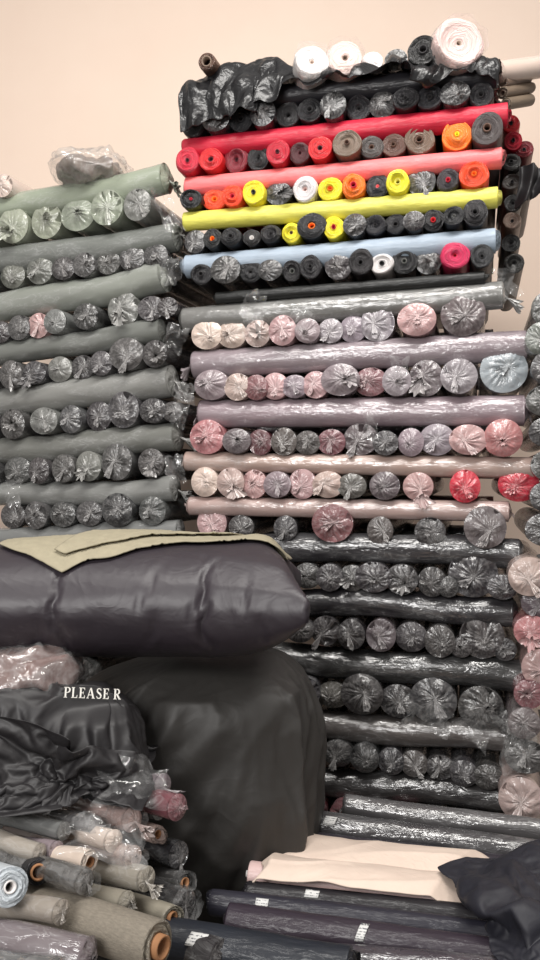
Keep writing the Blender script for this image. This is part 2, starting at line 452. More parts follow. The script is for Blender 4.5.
sh=grid_obj('black_plastic_sheet',190,84,tsheet,[m_bplas],0)
sim(sh,36,(tp,),mass=0.05,tens=40,bend=0.05,quality=5)
drop(tp)
m=sh.modifiers.new('thickness','SOLIDIFY'); m.thickness=0.003; m.offset=1
m=sh.modifiers.new('sub','SUBSURF'); m.levels=1; m.render_levels=1
tag(sh,'crumpled black plastic sheeting covering the top rolls','plastic sheet')

# ---------------------------------------------------------------- rolls
def gather_mesh(r,seed,sgn=-1,n=64,tail=0.0):
    v=[];fc=[];ta=[]
    h=r*random.uniform(0.16,0.34)
    K=9; prev=None
    ox=random.uniform(-.28,.28)*r; oz=random.uniform(-.28,.16)*r
    dirx=random.uniform(-.5,.5)*r; dirz=random.uniform(-.9,.1)*r
    big=random.random()<0.13; rel=random.uniform(.08,.16)
    for k in range(K+1):
        t=k/K; rad=r*(1.0-0.92*t)
        y=-h*math.sin(math.pi/2*min(1,t*1.25))+ (0.12*h if t>.85 else 0)
        def fx(a,t=t,rad=rad,y=y):
            tw=a+0.5*t
            nn=abs(noise.noise(Vector((math.cos(tw)*4.6,math.sin(tw)*4.6,seed+t*0.6))))
            n2=noise.noise(Vector((math.cos(a)*9,math.sin(a)*9,seed+9+t*0.4)))
            n4=noise.noise(Vector((rad/r*math.cos(a)*1.6,rad/r*math.sin(a)*1.6,seed+50)))
            am=math.sin(math.pi*min(1,t*0.9+0.05))
            dy=(nn*rel+n2*0.04)*r*am*1.4+n4*.18*r*am
            rr=rad*(1+0.03*n2*(1 if t<0.3 else 1.5))
            if t==0: rr=r*1.005; dy=0.0
            return (rr*math.cos(a)+ox*t, -sgn*(y+dy) , rr*math.sin(a)+oz*t)
        s=ring(v,n,fx); ta+= [t]*n
        if prev is not None: bridge(fc,prev,s,n,sgn>0)
        prev=s
    tl=random.uniform(0.12,0.32)*r*(2.0 if big else 1); fl=random.uniform(1.2,1.7) if big else 0.55
    if tail: tl=tail*r; fl=1.6; dirz=-random.uniform(.3,.9)*r
    for (q,rad) in ((0.3,0.08),(0.55,0.16),(0.8,0.25),(1.0,0.33)):
        def fx(a,q=q,rad=rad):
            nn=noise.noise(Vector((math.cos(a)*2.2,math.sin(a)*2.2,seed+20)))
            n3=noise.noise(Vector((math.cos(a)*5,math.sin(a)*5,seed+30+q)))
            rr=r*rad*(1+(fl-1)*q)*(1+0.9*nn+0.4*n3)
            return (rr*math.cos(a)+ox+dirx*q, -sgn*(-h*.9-tl*q*(1+0.5*n3)), rr*math.sin(a)*0.8+oz+dirz*q)
        s=ring(v,n,fx); ta+=[1+q*0.5]*n
        bridge(fc,prev,s,n,sgn>0); prev=s
    return v,fc,ta

def body_mesh(r,L,seed,nseg,n,amp,wrapped,openA,openB,core,sag=0.0):
    v=[];fc=[];fm=[]
    prev=None
    if wrapped:
        e=min(0.035,L*0.1)
        ys=[(0,0.98),(e*0.25,1.0)]+[(e+(L-2*e)*i/nseg,1.0) for i in range(nseg+1)]+[(L-e*0.25,1.0),(L,0.98)]
    else:
        ys=[(0,0.985),(0.004,1.0)]+[(0.01+(L-0.02)*i/nseg,1.0) for i in range(nseg+1)]+[(L-0.004,1.0),(L,0.985)]
    for y,k in ys:
        sz=sag*noise.noise(Vector((y*1.7,seed,2)))*min(1,y*5)*min(1,(L-y)*5)
        def fx(a,y=y,k=k,sz=sz):
            nn=noise.noise(Vector((math.cos(a)*1.0,math.sin(a)*1.0,y*4+seed)))
            n2=noise.noise(Vector((math.cos(a)*3,math.sin(a)*3,y*14+seed+5)))
            sp=abs(noise.noise(Vector((math.cos(a)*2+y*9,math.sin(a)*2-y*5,seed+40))))
            rr=r*k*(1+amp*(nn+0.35*n2-0.35*sp))
            return (rr*math.cos(a),y,rr*math.sin(a)+sz)
        s=ring(v,n,fx)
        if prev is not None:
            c=len(fc); bridge(fc,prev,s,n); fm+=[0]*(len(fc)-c)
        else: first=s
        prev=s
    last=prev
    for (st,y0,isopen,sg) in ((first,0.0,openA,-1),(last,L,openB,1)):
        if isopen:
            pr=st; K=7; rc=core*r
            ecc=random.uniform(0,6.28)
            for kk in range(1,K+1):
                t=kk/K; rad=r*0.985*(1-t)+rc*t
                off=random.uniform(-0.008,0.014)*(1 if kk<K else 0)
                def fx(a,rad=rad,off=off,t=t):
                    w=1+0.12*math.sin(math.pi*t)*noise.noise(Vector((math.cos(a)*1.5,math.sin(a)*1.5,seed+t*2)))
                    return (rad*w*math.cos(a),y0+sg*off*(1+.8*math.sin(a+ecc)),rad*w*math.sin(a))
                s=ring(v,n,fx); c=len(fc); bridge(fc,pr,s,n,sg<0)
                fm+=[1]*(len(fc)-c); pr=s
            def fx2(a): return (rc*math.cos(a),y0-sg*0.08,rc*math.sin(a))
            s=ring(v,n,fx2); c=len(fc); bridge(fc,pr,s,n,sg<0); fm+=[1]*(len(fc)-c)
            fc.append(tuple(range(s,s+n))); fm.append(2)
        else:
            fc.append(tuple(range(st,st+n))); fm.append(0)
    return v,fc,fm

def core_mesh(ro,ri,length,n=24):
    v=[];fc=[]
    prof=[(ro,0.06),(ro,-length),(ri,-length),(ri,0.06)]
    rs=[]
    for rad,y in prof:
        rs.append(ring(v,n,lambda a,rad=rad,y=y:(rad*math.cos(a),y,rad*math.sin(a))))
    for a,b in zip(rs,rs[1:]): bridge(fc,a,b,n)
    bridge(fc,rs[3],rs[0],n)
    return v,fc

CN={ # name: sRGB
 'black':(26,25,28),'charcoal':(42,40,42),'dark grey':(66,65,65),'grey':(102,103,100),'silver grey':(122,123,119),
 'crimson':(190,24,52),'red':(208,30,40),'dark red':(120,22,36),'maroon':(80,30,38),'brown':(98,72,60),'taupe':(116,98,85),
 'orange':(245,120,30),'orange red':(236,72,36),'neon yellow':(240,225,50),'yellow':(228,220,104),'coral pink':(246,122,124),
 'white':(228,224,222),'pale pink':(222,194,188),'pale blue':(150,166,180),'magenta':(200,34,84),'beige':(196,178,166),
 'dusty pink':(174,138,138),'rose':(168,108,110),'mauve':(132,118,124),'lilac grey':(140,131,137),'pinkish beige':(170,148,140),
 'sage green':(138,145,128),'grey green':(98,101,93),'blue grey':(154,162,167),'dark purple':(50,42,54),'navy black':(30,32,42),
 'linen grey':(140,132,120),'light blue':(192,198,204),'dark taupe':(70,65,62),'plum grey':(90,79,83),'dark rose':(112,66,72),
 'cardboard brown':(158,112,76)}

def roll(A,B,r,cname,kind='wrapped',core=0.28,corecol='brown',where='in the stack',group=None,detail=6,n=28,amp=0.03,
         endA=True,endB=True,jit=5,label=None,squash=0.0,corelen=None,tailA=0.0,sag=0.0,mat=None):
    A=Vector(A);B=Vector(B);L=(B-A).length
    seed=random.uniform(0,500)
    wrapped = kind=='wrapped'
    oA = (not wrapped) and endA; oB=(not wrapped) and endB
    v,fc,fm=body_mesh(r,L,seed,detail,n,amp,wrapped,oA,oB,core,sag)
    o=mesh_obj('fabric_roll',v,fc,[mat or (m_wrap if wrapped else m_fab),m_spir,m_hole],fm)
    o.matrix_world=Matrix.Translation(A) @ (B-A).to_track_quat('Y','Z').to_matrix().to_4x4() @ Matrix.Diagonal((1+squash,1,1-squash,1))
    jj=random.uniform(-jit,jit)*1.4
    c=[max(0,min(255,x+jj+random.uniform(-jit,jit)*.4)) for x in CN[cname]]
    o.color=lin(c)
    st='in clear plastic' if wrapped else 'with open end'
    tag(o,label or f"{cname} fabric roll {st} {where}",'fabric roll',group)
    if wrapped:
        for flag,sg,y in ((endA,-1,0.0),(endB,1,L)):
            if not flag: continue
            gv,gf,ta=gather_mesh(r,random.uniform(0,500),-1 if sg<0 else 1,tail=tailA if sg<0 else 0)
            my=sum(p[1] for p in gv)/len(gv)
            s2=1.0 if (my*sg)>0 else -1.0
            out=[(x,y+yy*s2,z) for x,yy,z in gv]
            g=mesh_obj('gathered_plastic_end',out,gf,[m_gath],None,True,ta)
            g.parent=o; g.color=o.color
    else:
        for flag,sg,y in ((endA,-1,0.0),(endB,1,L)):
            if not flag: continue
            cv_,cf=core_mesh(core*r*0.99,core*r*0.74,random.choice((0.0,0.004,0.012)) if corelen is None else corelen)
            cv_=[(x,(y+yy) if sg<0 else (y-yy),z) for x,yy,z in cv_]
            g=mesh_obj('core_tube',cv_,cf,[m_card],None,True)
            g.color=lin(CN[corecol]); g.parent=o
    return o
def sleeve_film(o,r,L,ext=0.05,nk=26,k0=1.04,am=0.05):
    v=[];fc=[];n=36;prev=None;sd=random.uniform(0,99)
    for k in range(nk):
        t=k/(nk-1); y=-ext+(L+ext)*t
        def fx(a,y=y,t=t):
            w=k0+am*rid((math.cos(a)*1.0,math.sin(a),y*5),2.0,sd)+am*.8*noise.noise(Vector((math.cos(a)*3,math.sin(a)*3,y*20+sd)))
            if t<0.05: w*=0.92+0.2*noise.noise(Vector((math.cos(a)*2,math.sin(a)*2,sd+3)))
            return (r*w*math.cos(a),y,r*w*math.sin(a))
        s=ring(v,n,fx)
        if prev is not None: bridge(fc,prev,s,n)
        prev=s
    g=mesh_obj('plastic_sleeve',v,fc,[m_film]); g.parent=o; g['label']='loose clear plastic sleeve'

def long_roll(dep,nrm,p0,p1,thick,cname,kind='wrapped',**k):
    (x0,y0),(x1,y1)=p0,p1
    th=thick/2
    A=P(x1,y1,dep(x1)); B=P(x0,y0,dep(x0))
    r=th*dep((x0+x1)/2)/F
    A=A+nrm*r*1.0; B=B+nrm*r*1.0
    k.setdefault('where','laid across the stack'); 
    return roll(A,B,r,cname,kind,detail=60,n=36,amp=k.pop('amp',0.04 if kind=='wrapped' else 0.03),**k)

def row(dep,nrm,l0,l1,rb,items,kind='wrapped',length=1.45,where='end-on in the stack',group=None,push=0.0,**k):
    for it in items:
        x,r,c=it[:3]
        cc=it[3] if len(it)>3 else k.get('corecol','brown')
        kd=kind
        if len(it)>4: kd=it[4]
        t=(x-l0[0])/(l1[0]-l0[0]); y=l0[1]*(1-t)+l1[1]*t-(r-rb)
        if kd=='wrapped' and r<22: r=r*1.04
        d=dep(x); A=P(x,y,d)+nrm*(push+random.uniform(-0.03,0.03)); rw=r*d/F
        core=random.uniform(0.14,0.26)
        up=Vector((0,0,random.uniform(-.01,.01)))
        sq=random.uniform(-.05,.10) if kd=='wrapped' else random.uniform(-.04,.09)
        if r>=20: sq=random.uniform(-.02,.02)
        roll(A,A+nrm*(length+random.uniform(-.05,.05))+up,rw,c,kd,core=core,corecol=cc,where=where,group=group,endB=False,detail=5,n=26,amp=0.08 if kd=='wrapped' else 0.09,squash=sq)

# ======== right stack, bright open layers
G='open-ended rolls in the colourful layers'; W='wrapped'
G3='crossing rolls of the tall stack'
long_roll(dR,nR,(186,101),(497,70),23,'black','open',group=G3,where='laid across the stack top')
row(dR,nR,(192,122),(490,92),13,[(x,13,c,'charcoal',kd) for x,c,kd in zip((192,216,240,264,287,310,334,358,382,406,430,455,481),['black','charcoal','black','black','charcoal','black','black','black','charcoal','black','black','black','charcoal'],['open',W,'open',W,'open','open',W,'open',W,'open','open',W,'open'])],'open',group=G,corecol='charcoal')
long_roll(dR,nR,(182,146),(508,110),23,'crimson','open',group=G3)
row(dR,nR,(188,162),(487,133),13,[(189,13,'crimson','maroon'),(212,12,'red','maroon'),(235,13,'dark red','maroon'),(257,12,'black','charcoal'),(279,12,'crimson','maroon'),(300,11,'maroon','maroon'),(321,12,'red','maroon'),(348,14,'taupe'),(371,12,'dark taupe'),(393,12,'brown'),(419,15,'taupe','brown'),(457,15,'orange','neon yellow'),(487,16,'dark taupe')],'open',group=G)
long_roll(dR,nR,(184,184),(502,154),20,'coral pink','open',group=G3)
row(dR,nR,(192,199),(474,177),12,[(192,11,'black','crimson'),(213,12,'orange red','orange'),(233,11,'orange red','crimson'),(255,12,'neon yellow','charcoal'),(278,12,'black','charcoal',W),(305,13,'white','pale pink'),(330,12,'neon yellow','orange'),(354,12,'orange','crimson'),(377,12,'black','coral pink'),(398,12,'neon yellow','yellow'),(421,14,'black','charcoal',W),(448,12,'charcoal','crimson'),(474,14,'orange red','orange')],'open',group=G)
long_roll(dR,nR,(182,219),(498,194),20,'yellow','open',group=G3)
row(dR,nR,(193,240),(475,215),11,[(193,11,'black','charcoal',W),(213,10,'black','orange'),(232,10,'black','charcoal'),(251,9,'charcoal','white'),(271,10,'black','charcoal'),(291,10,'neon yellow'),(312,14,'black','orange'),(334,11,'neon yellow','crimson'),(355,11,'black','charcoal',W),(375,11,'black','charcoal'),(395,11,'black','charcoal'),(414,10,'black','charcoal',W),(433,11,'black','red'),(454,10,'black','grey'),(475,13,'black','charcoal')],'open',group=G)
long_roll(dR,nR,(183,264),(496,237),24,'pale blue','open',group=G3)
row(dR,nR,(227,272),(455,257),13,[(203,11,'black','charcoal'),(227,14,'black','charcoal',W),(250,12,'black','charcoal'),(271,11,'charcoal','black',W),(291,11,'black','grey'),(311,12,'black','charcoal'),(338,14,'charcoal','grey',W),(361,13,'black','charcoal'),(382,11,'white','charcoal'),(404,13,'black','grey'),(428,13,'black','charcoal',W),(455,14,'magenta','crimson'),(482,12,'black','charcoal')],'open',group=G)
long_roll(dR,nR,(215,297),(485,276),12,'black','open',group=G3)
# ======== right stack, wrapped layers
G2='plastic-wrapped rolls stacked end-on'
long_roll(dR,nR,(180,318),(503,292),27,'grey',group=G3,tailA=1.0)
row(dR,nR,(206,334),(460,320),15,[(206,15,'beige'),(231,14,'pinkish beige'),(257,13,'pinkish beige'),(283,14,'dusty pink'),(308,12,'mauve'),(330,12,'lilac grey'),(352,13,'lilac grey'),(377,17,'lilac grey'),(417,17,'dusty pink'),(463,21,'plum grey')],group=G2)
long_roll(dR,nR,(190,363),(527,343),30,'mauve',group=G3)
row(dR,nR,(212,386),(480,378),15,[(212,16,'mauve'),(238,13,'pinkish beige'),(257,12,'dark rose'),(275,13,'dusty pink'),(295,12,'mauve'),(316,13,'dusty pink'),(341,17,'mauve'),(370,15,'dark rose'),(397,14,'lilac grey'),(426,17,'plum grey'),(459,17,'lilac grey'),(504,23,'blue grey')],group=G2)
long_roll(dR,nR,(197,413),(525,409),30,'mauve',group=G3)
row(dR,nR,(208,439),(503,441),15,[(208,17,'rose'),(238,13,'plum grey'),(260,12,'maroon'),(284,13,'dark taupe'),(307,12,'dark taupe'),(331,13,'dark rose'),(360,16,'plum grey'),(386,12,'charcoal'),(411,13,'mauve'),(437,16,'lilac grey'),(468,16,'dusty pink'),(503,18,'rose')],group=G2)
long_roll(dR,nR,(183,461),(535,468),21,'pinkish beige',group=G3)
row(dR,nR,(205,483),(500,489),13,[(205,14,'beige'),(231,14,'pinkish beige'),(254,13,'dusty pink'),(278,13,'mauve'),(302,14,'dusty pink'),(328,14,'pinkish beige'),(352,13,'dark taupe'),(385,14,'plum grey'),(418,14,'dusty pink'),(465,15,'crimson'),(519,18,'crimson')],group=G2)
long_roll(dR,nR,(187,506),(509,512),20,'pinkish beige',group=G3)
row(dR,nR,(210,524),(485,533),14,[(210,15,'dusty pink'),(240,12,'charcoal'),(333,19,'dark rose'),(485,20,'plum grey'),(380,13,'dark taupe'),(430,14,'charcoal'),(285,12,'charcoal')],group=G2)
long_roll(dR,nR,(195,545),(520,556),30,'charcoal',group=G3,amp=.08,tailA=1.0,sag=.03)
row(dR,nR,(308,575),(472,584),14,[(282,13,'charcoal'),(307,13,'black'),(330,13,'charcoal'),(352,13,'charcoal'),(374,16,'charcoal'),(402,15,'charcoal'),(432,14,'black'),(473,24,'charcoal'),(448,10,'charcoal'),(502,13,'charcoal')],group=G2)
long_roll(dR,nR,(195,600),(513,614),29,'black',group=G3,amp=.08,sag=.03)
row(dR,nR,(325,631),(480,645),14,[(300,13,'charcoal'),(325,14,'charcoal'),(352,14,'black'),(381,15,'plum grey'),(411,15,'charcoal'),(440,15,'charcoal'),(482,22,'charcoal'),(461,10,'charcoal'),(505,11,'black')],group=G2)
long_roll(dR,nR,(195,655),(523,680),32,'black',group=G3,amp=.08,sag=.03)
row(dR,nR,(333,692),(480,712),18,[(305,15,'charcoal'),(332,14,'dark taupe'),(362,20,'charcoal'),(398,17,'black'),(433,23,'charcoal'),(481,22,'charcoal'),(510,12,'charcoal')],group=G2)
long_roll(dR,nR,(200,715),(512,742),29,'dark taupe',group=G3,amp=.08,sag=.03)
row(dR,nR,(338,755),(480,775),12,[(310,14,'charcoal'),(338,14,'charcoal'),(365,14,'charcoal'),(391,13,'black'),(414,13,'dark taupe'),(440,13,'charcoal'),(464,13,'charcoal'),(488,13,'charcoal')],group=G2)
long_roll(dR,nR,(200,772),(505,802),29,'charcoal',group=G3,amp=.08,sag=.03)
row(dR,nR,(338,812),(480,828),14,[(312,14,'maroon'),(345,14,'dark rose'),(375,14,'plum grey'),(405,14,'dark rose'),(436,14,'charcoal'),(470,14,'charcoal'),(500,14,'dark taupe')],group=G2)

# ======== left stack
GL='plastic-wrapped rolls in the grey stack'; GLL='crossing rolls of the grey stack'
def lrow(l0,l1,rb,items): row(dL,nL,l0,l1,rb,items,group=GL,length=1.35,where='in the grey stack')
def llong(p0,p1,th,c,**k): 
    (x0,y0),(x1,y1)=p0,p1; x2=x1-235; y2=y1+(y0-y1)*(x1-x2)/(x1-x0)
    long_roll(dL,nL,(x2,y2),p1,th+2,c,group=GLL,where='across the grey stack',amp=0.06,tailA=random.choice((0,0,.6,.9)),sag=.03,**k)
llong((0,203),(160,173),27,'sage green')
lrow((0,228),(150,202),16,[(-20,17,'sage green'),(12,17,'sage green'),(44,17,'sage green'),(76,17,'sage green'),(108,17,'sage green'),(138,15,'grey green')])
llong((0,259),(172,233),26,'grey')
lrow((0,277),(150,255),12,[(-15,13,'dark grey'),(10,13,'grey green'),(38,14,'grey green'),(62,12,'charcoal'),(84,12,'dark grey'),(106,12,'dark grey'),(130,13,'dark grey'),(154,12,'charcoal')])
llong((0,305),(158,272),29,'silver grey')
lrow((0,330),(150,308),13,[(0,11,'charcoal'),(20,12,'dark grey'),(38,12,'dusty pink'),(58,12,'grey'),(88,13,'charcoal'),(121,17,'grey'),(150,13,'dark grey'),(170,10,'charcoal')])
llong((0,352),(158,328),22,'grey')
lrow((0,377),(150,355),13,[(-10,13,'charcoal'),(13,13,'dark grey'),(35,12,'charcoal'),(57,13,'grey'),(80,12,'charcoal'),(101,12,'dark grey'),(127,17,'dark grey'),(156,13,'charcoal')])
llong((0,400),(166,379),29,'silver grey')
lrow((0,426),(150,410),14,[(-12,14,'charcoal'),(15,14,'dark grey'),(46,14,'grey'),(72,13,'dark grey'),(96,14,'charcoal'),(124,17,'dark grey'),(153,13,'charcoal'),(172,10,'charcoal')])
llong((0,449),(172,436),26,'grey')
lrow((0,472),(150,464),13,[(-10,13,'charcoal'),(17,14,'dark grey'),(42,12,'charcoal'),(66,13,'dark grey'),(90,14,'grey'),(117,17,'dark grey'),(150,14,'dark grey')])
llong((0,496),(170,488),23,'silver grey')
lrow((0,516),(150,512),13,[(10,13,'charcoal'),(38,13,'dark grey'),(64,13,'charcoal'),(90,13,'dark grey'),(119,16,'charcoal'),(152,14,'dark grey')])
llong((0,537),(176,531),19,'silver grey')
lrow((0,562),(150,562),13,[(10,13,'charcoal'),(50,13,'dark grey'),(90,13,'charcoal'),(130,14,'charcoal'),(160,13,'charcoal')])
for i,(y) in enumerate((590,645,700,755,808)):
    llong((0,y),(172,y+2),24,'charcoal')
    if y<800: lrow((0,y+28),(150,y+30),15,[(15,15,'charcoal'),(85,15,'charcoal'),(155,15,'charcoal')])
row(dL,nL,(8,188),(80,180),10,[(6,11,'beige')],'wrapped',where='on the grey stack',length=0.5)

for (y0,y1,th,c) in ((146,110,23,'crimson'),(184,154,20,'coral pink'),(219,194,20,'yellow'),(264,237,24,'pale blue'),(318,292,27,'grey'),(363,343,30,'mauve'),(413,409,30,'mauve'),(461,468,21,'pinkish beige'),(506,512,20,'pinkish beige'),(545,556,28,'charcoal'),(600,614,26,'charcoal'),(655,680,30,'charcoal'),(715,742,26,'dark taupe'),(772,802,26,'dark taupe')):
    A=P(500,y1,dR(500))+nR*1.25; B=P(186,y0,dR(186))+nR*1.25
    roll(A,B,th/2*3.75/F,c,'wrapped',group=G3,where='laid across behind',detail=6,n=20,endA=False,endB=False)

# ======== right neighbour column
dC=lambda px:3.42
GC='plastic-wrapped rolls in the neighbouring stack'
for (x,y,r,c) in ((548,308,16,'dark grey'),(541,338,15,'grey green'),(548,368,16,'charcoal'),(545,400,16,'dark grey'),(546,432,15,'charcoal'),(548,465,15,'dark grey'),(545,497,14,'charcoal'),(545,530,17,'charcoal'),
    (529,576,19,'pinkish beige'),(539,604,15,'plum grey'),(532,632,16,'rose'),(541,668,18,'dusty pink'),(529,694,14,'dark rose'),(524,722,15,'plum grey'),(526,757,18,'dark grey'),(521,799,21,'pinkish beige'),(530,838,17,'charcoal')):
    row(dC,nR,(0,y),(1,y),r,[(x,r,c)],group=GC,where='in the next stack',length=1.0)
for (x,y,r,c) in ((511,122,9,'red'),(513,143,9,'crimson'),(511,163,9,'charcoal'),(512,182,9,'dark taupe'),(513,202,9,'charcoal'),(512,222,9,'taupe'),(511,242,9,'black'),(514,263,10,'charcoal'),(524,150,9,'dark red'),(526,172,9,'dark taupe')):
    row(lambda px:4.0,nR,(0,y),(1,y),r,[(x,r,c,'charcoal')],'open',group=GC,where='in the next stack',length=1.0)
for (a,bb,r,c,k) in (((497,73),(560,64),11,'beige','wrapped'),((503,93),(530,88),6,'taupe','open'),((506,104),(530,100),6,'taupe','open'),((504,83),(528,79),5,'taupe','open')):
    roll(P(a[0],a[1],3.75),P(bb[0],bb[1],3.9),r*3.7/F,c,k,where='poking out at the stack top',corecol='taupe',core=0.5)
# dark cloth hanging beside the coloured rows
def hang(u,v):
    px=519+u*24; py=165+v*(42-14*u)
    p=P(px,py,3.92)
    return (p.x+0.01*math.sin(v*5),p.y+0.03*math.sin(u*9+v*2)+0.02*noise.noise(Vector((u*3,v*3,1))),p.z+0.01*noise.noise(Vector((u*6,v*2,4))))
hg=grid_obj('hanging_cloth',30,40,hang,[m_jack],0.004)
tag(hg,'dark cloth scrap hanging beside the coloured rolls','cloth')

# ======== rolls on top of tall stack
T='on the tall stack'
def top(x,y,d,L,r,c,kd,core,cc,amp=.05,film=True,dx=0.0,up=.05):
    A=P(x,y,d); B=A+nR*L+Vector((dx,0,up))
    o=roll(A,B,r*d/F,c,kd,where=T,core=core,corecol=cc,detail=14,n=40,amp=amp,squash=.04)
    if film: sleeve_film(o,r*d/F,L,.05,26,1.04,.06)
    return o
top(312,62,3.70,1.0,17,'white','open',.14,'beige',dx=-.25,up=-.02,amp=.10)
top(345,58,3.70,1.0,18,'pale pink','open',.14,'taupe',dx=-.2,up=-.02,amp=.12)
top(372,62,3.85,.9,10,'white','wrapped',.3,'taupe',film=False)
top(423,50,3.60,.9,15,'black','open',.3,'charcoal',film=False,amp=.12)
top(396,60,3.75,.9,11,'black','wrapped',.3,'charcoal',film=False)
top(459,43,3.55,.9,25,'pale pink','open',.13,'beige',amp=.14,dx=-.3,up=.10)
roll(P(207,62,3.85),P(232,95,4.3),9*3.85/F,'brown','open',where='leaning from the sheeting',core=0.6,corecol='taupe')

# plastic bag atop left stack
def dheap(p,q): return rid(q,8,4)*0.03+rid(q,17,9)**2*0.014
hp=blob('crumpled_plastic_bag',P(92,170,4.15),(0.19,0.2,0.06),0.9,0.9,dheap,m_film,100,60)
tag(hp,'crumpled clear plastic bag on top of the grey stack','plastic bag')
hp2=blob('scrap_bundle',P(92,174,4.2),(0.145,0.15,0.04),0.9,0.9,lambda p,q: rid(q,9,4)*0.03+rid(q,18,2)**2*.012,m_wrap,90,60)
hp2.color=lin((120,108,100)); tag(hp2,'small bundle of taupe scraps inside clear plastic','cloth bundle')

# ---- serif lettering on the jacket
def letters(txt):
    polys=[];x=0.0
    def q(x0,y0,x1,y1): return [(x0,y0),(x1,y0),(x1,y1),(x0,y1)]
    def stroke(pts,ws):
        out=[]
        for (a,b2,wa,wb) in zip(pts,pts[1:],ws,ws[1:]):
            dx,dy=b2[0]-a[0],b2[1]-a[1]; l=math.hypot(dx,dy) or 1; nx_,ny_=-dy/l,dx/l
            out.append([(a[0]-nx_*wa,a[1]-ny_*wa),(b2[0]-nx_*wb,b2[1]-ny_*wb),(b2[0]+nx_*wb,b2[1]+ny_*wb),(a[0]+nx_*wa,a[1]+ny_*wa)])
        return out
    for ch in txt:
        L=[];w=0.7
        def stem(cx): 
            L.append(q(cx-.09,0,cx+.09,1)); L.append(q(cx-.17,0,cx+.17,.07)); L.append(q(cx-.17,.93,cx+.17,1))
        if ch in 'PR':
            stem(.17); pts=[];ws=[]
            for i in range(9):
                a=math.pi/2-math.pi*i/8; pts.append((.36+.24*math.cos(a),.73+.235*math.sin(a))); ws.append(.04+.055*math.cos(a)**2)
            L+=stroke([(.17,.965)]+pts+[(.17,.495)],[.04]+ws+[.04]); w=.68
            if ch=='R': L+=stroke([(.36,.48),(.66,.03)],[.085,.085]); L.append(q(.55,0,.8,.07)); w=.82
        elif ch=='L':
            stem(.17); L.append(q(.17,0,.6,.075)); L.append([(.50,0),(.62,0),(.62,.29),(.57,.29)]); w=.68
        elif ch=='E':
            stem(.17); L.append(q(.17,0,.58,.075)); L.append(q(.17,.925,.56,1)); L.append(q(.17,.47,.45,.545))
            L.append([(.50,0),(.62,0),(.62,.28),(.57,.28)]); L.append([(.50,1),(.57,.74),(.6,.74),(.6,1)]); L.append(q(.42,.37,.47,.65)); w=.7
        elif ch=='A':
            L+=stroke([(.1,.02),(.4,1)],[.04,.04]); L+=stroke([(.42,1),(.72,.02)],[.085,.095]); L.append(q(.22,.30,.6,.37)); L.append(q(0,0,.24,.07)); L.append(q(.56,0,.88,.07)); w=.88
        elif ch=='S':
            pts=[(.52,.78),(.48,.92),(.34,.965),(.18,.93),(.11,.78),(.17,.63),(.34,.52),(.5,.39),(.54,.23),(.46,.08),(.3,.035),(.14,.08),(.08,.24)]
            ws=[.035,.04,.045,.055,.075,.085,.09,.085,.075,.055,.045,.04,.035]; L+=stroke(pts,ws); w=.64
        elif ch==' ': w=.22
        for p in L: polys.append([(a+x,b2) for a,b2 in p])
        x+=w+.11
    return polys,x
polys,W_=letters('PLEASE R')
ax=(o1-o0); s=ax.length/W_; ax.normalize()
up=Vector((0,0,1)); V=[];Fc=[]
for qd in polys:
    b0=len(V)
    for (a,b2) in qd:
        w=o0+ax*(a*s)+up*(b2*s_h)
        V.append((w.x,plane_y(w.x,w.z)-0.009,w.z))
    Fc.append((b0,b0+1,b0+2,b0+3))
lt=mesh_obj('lettering',V,Fc,[m_white],None,False); lt.parent=jk; lt['label']='white serif capitals reading PLEASE R'

# ---------------------------------------------------------------- foreground rolls
GF='rolls lying in the low pile'
def fr(a,bb,rp,c,kind='open',**k):
    A=P(*a);B=P(*bb); r=rp*(a[2])/F
    k.setdefault('where','in the low pile'); k.setdefault('group',GF)
    return roll(A,B,r,c,kind,detail=44,n=40,amp=k.pop('amp',0.05),**k)
def label_on(o,px,py,w,h,rot=0.0):
    vs=[o.matrix_basis@v.co for v in o.data.vertices]; fs=[tuple(p.vertices) for p in o.data.polygons]
    bt=BVHTree.FromPolygons(vs,fs)
    inv=o.matrix_basis.inverted()
    ax=(o.matrix_basis.to_3x3()@Vector((0,1,0))).normalized()
    if ax.x<0: ax=-ax
    cam=Vector((0,0,CZ)); d=(P(px,py,2)-cam).normalized()
    h0=bt.ray_cast(cam,d)
    if h0[0] is None: return
    nn=h0[1] if h0[1].dot(d)<0 else -h0[1]
    side=nn.cross(ax).normalized()
    V=[];Fc=[];nu=6;nv=5
    for j in range(nv+1):
        for i in range(nu+1):
            q=h0[0]+ax*((i/nu-.5)*w+(j/nv-.5)*h*rot)+side*(j/nv-.5)*h+nn*0.06
            hh=bt.ray_cast(q,-nn)
            z=hh[0]+nn*0.004 if hh[0] is not None else q-nn*0.06
            V.append(inv@z)
    for j in range(nv):
        for i in range(nu): Fc.append((j*(nu+1)+i,j*(nu+1)+i+1,(j+1)*(nu+1)+i+1,(j+1)*(nu+1)+i))
    l=mesh_obj('paper_label',V,Fc,[m_label]); l.parent=o
    sm=l.modifiers.new('t','SOLIDIFY'); sm.thickness=0.001; sm.offset=0
r=fr((545,832,3.15),(345,806,3.35),12,'dark grey','wrapped')
r=fr((548,856,2.95),(288,820,3.15),14,'charcoal','wrapped'); label_on(r,330,821,0.045,0.035,.3)
r=fr((540,872,2.85),(300,842,3.05),12,'dark purple','open')
r=fr((495,889,2.72),(275,858,2.88),13,'pale pink','open',corecol='white',amp=.05)
r=fr((465,903,2.58),(250,874,2.74),13,'pale pink','open',corecol='white',amp=.05)
r=fr((500,920,2.45),(248,893,2.6),12,'black','open',corecol='taupe'); label_on(r,312,894,0.045,0.025,.2)
r=fr((508,936,2.35),(212,902,2.52),13,'navy black','open',corecol='taupe',amp=.07); label_on(r,262,903,0.04,0.025)
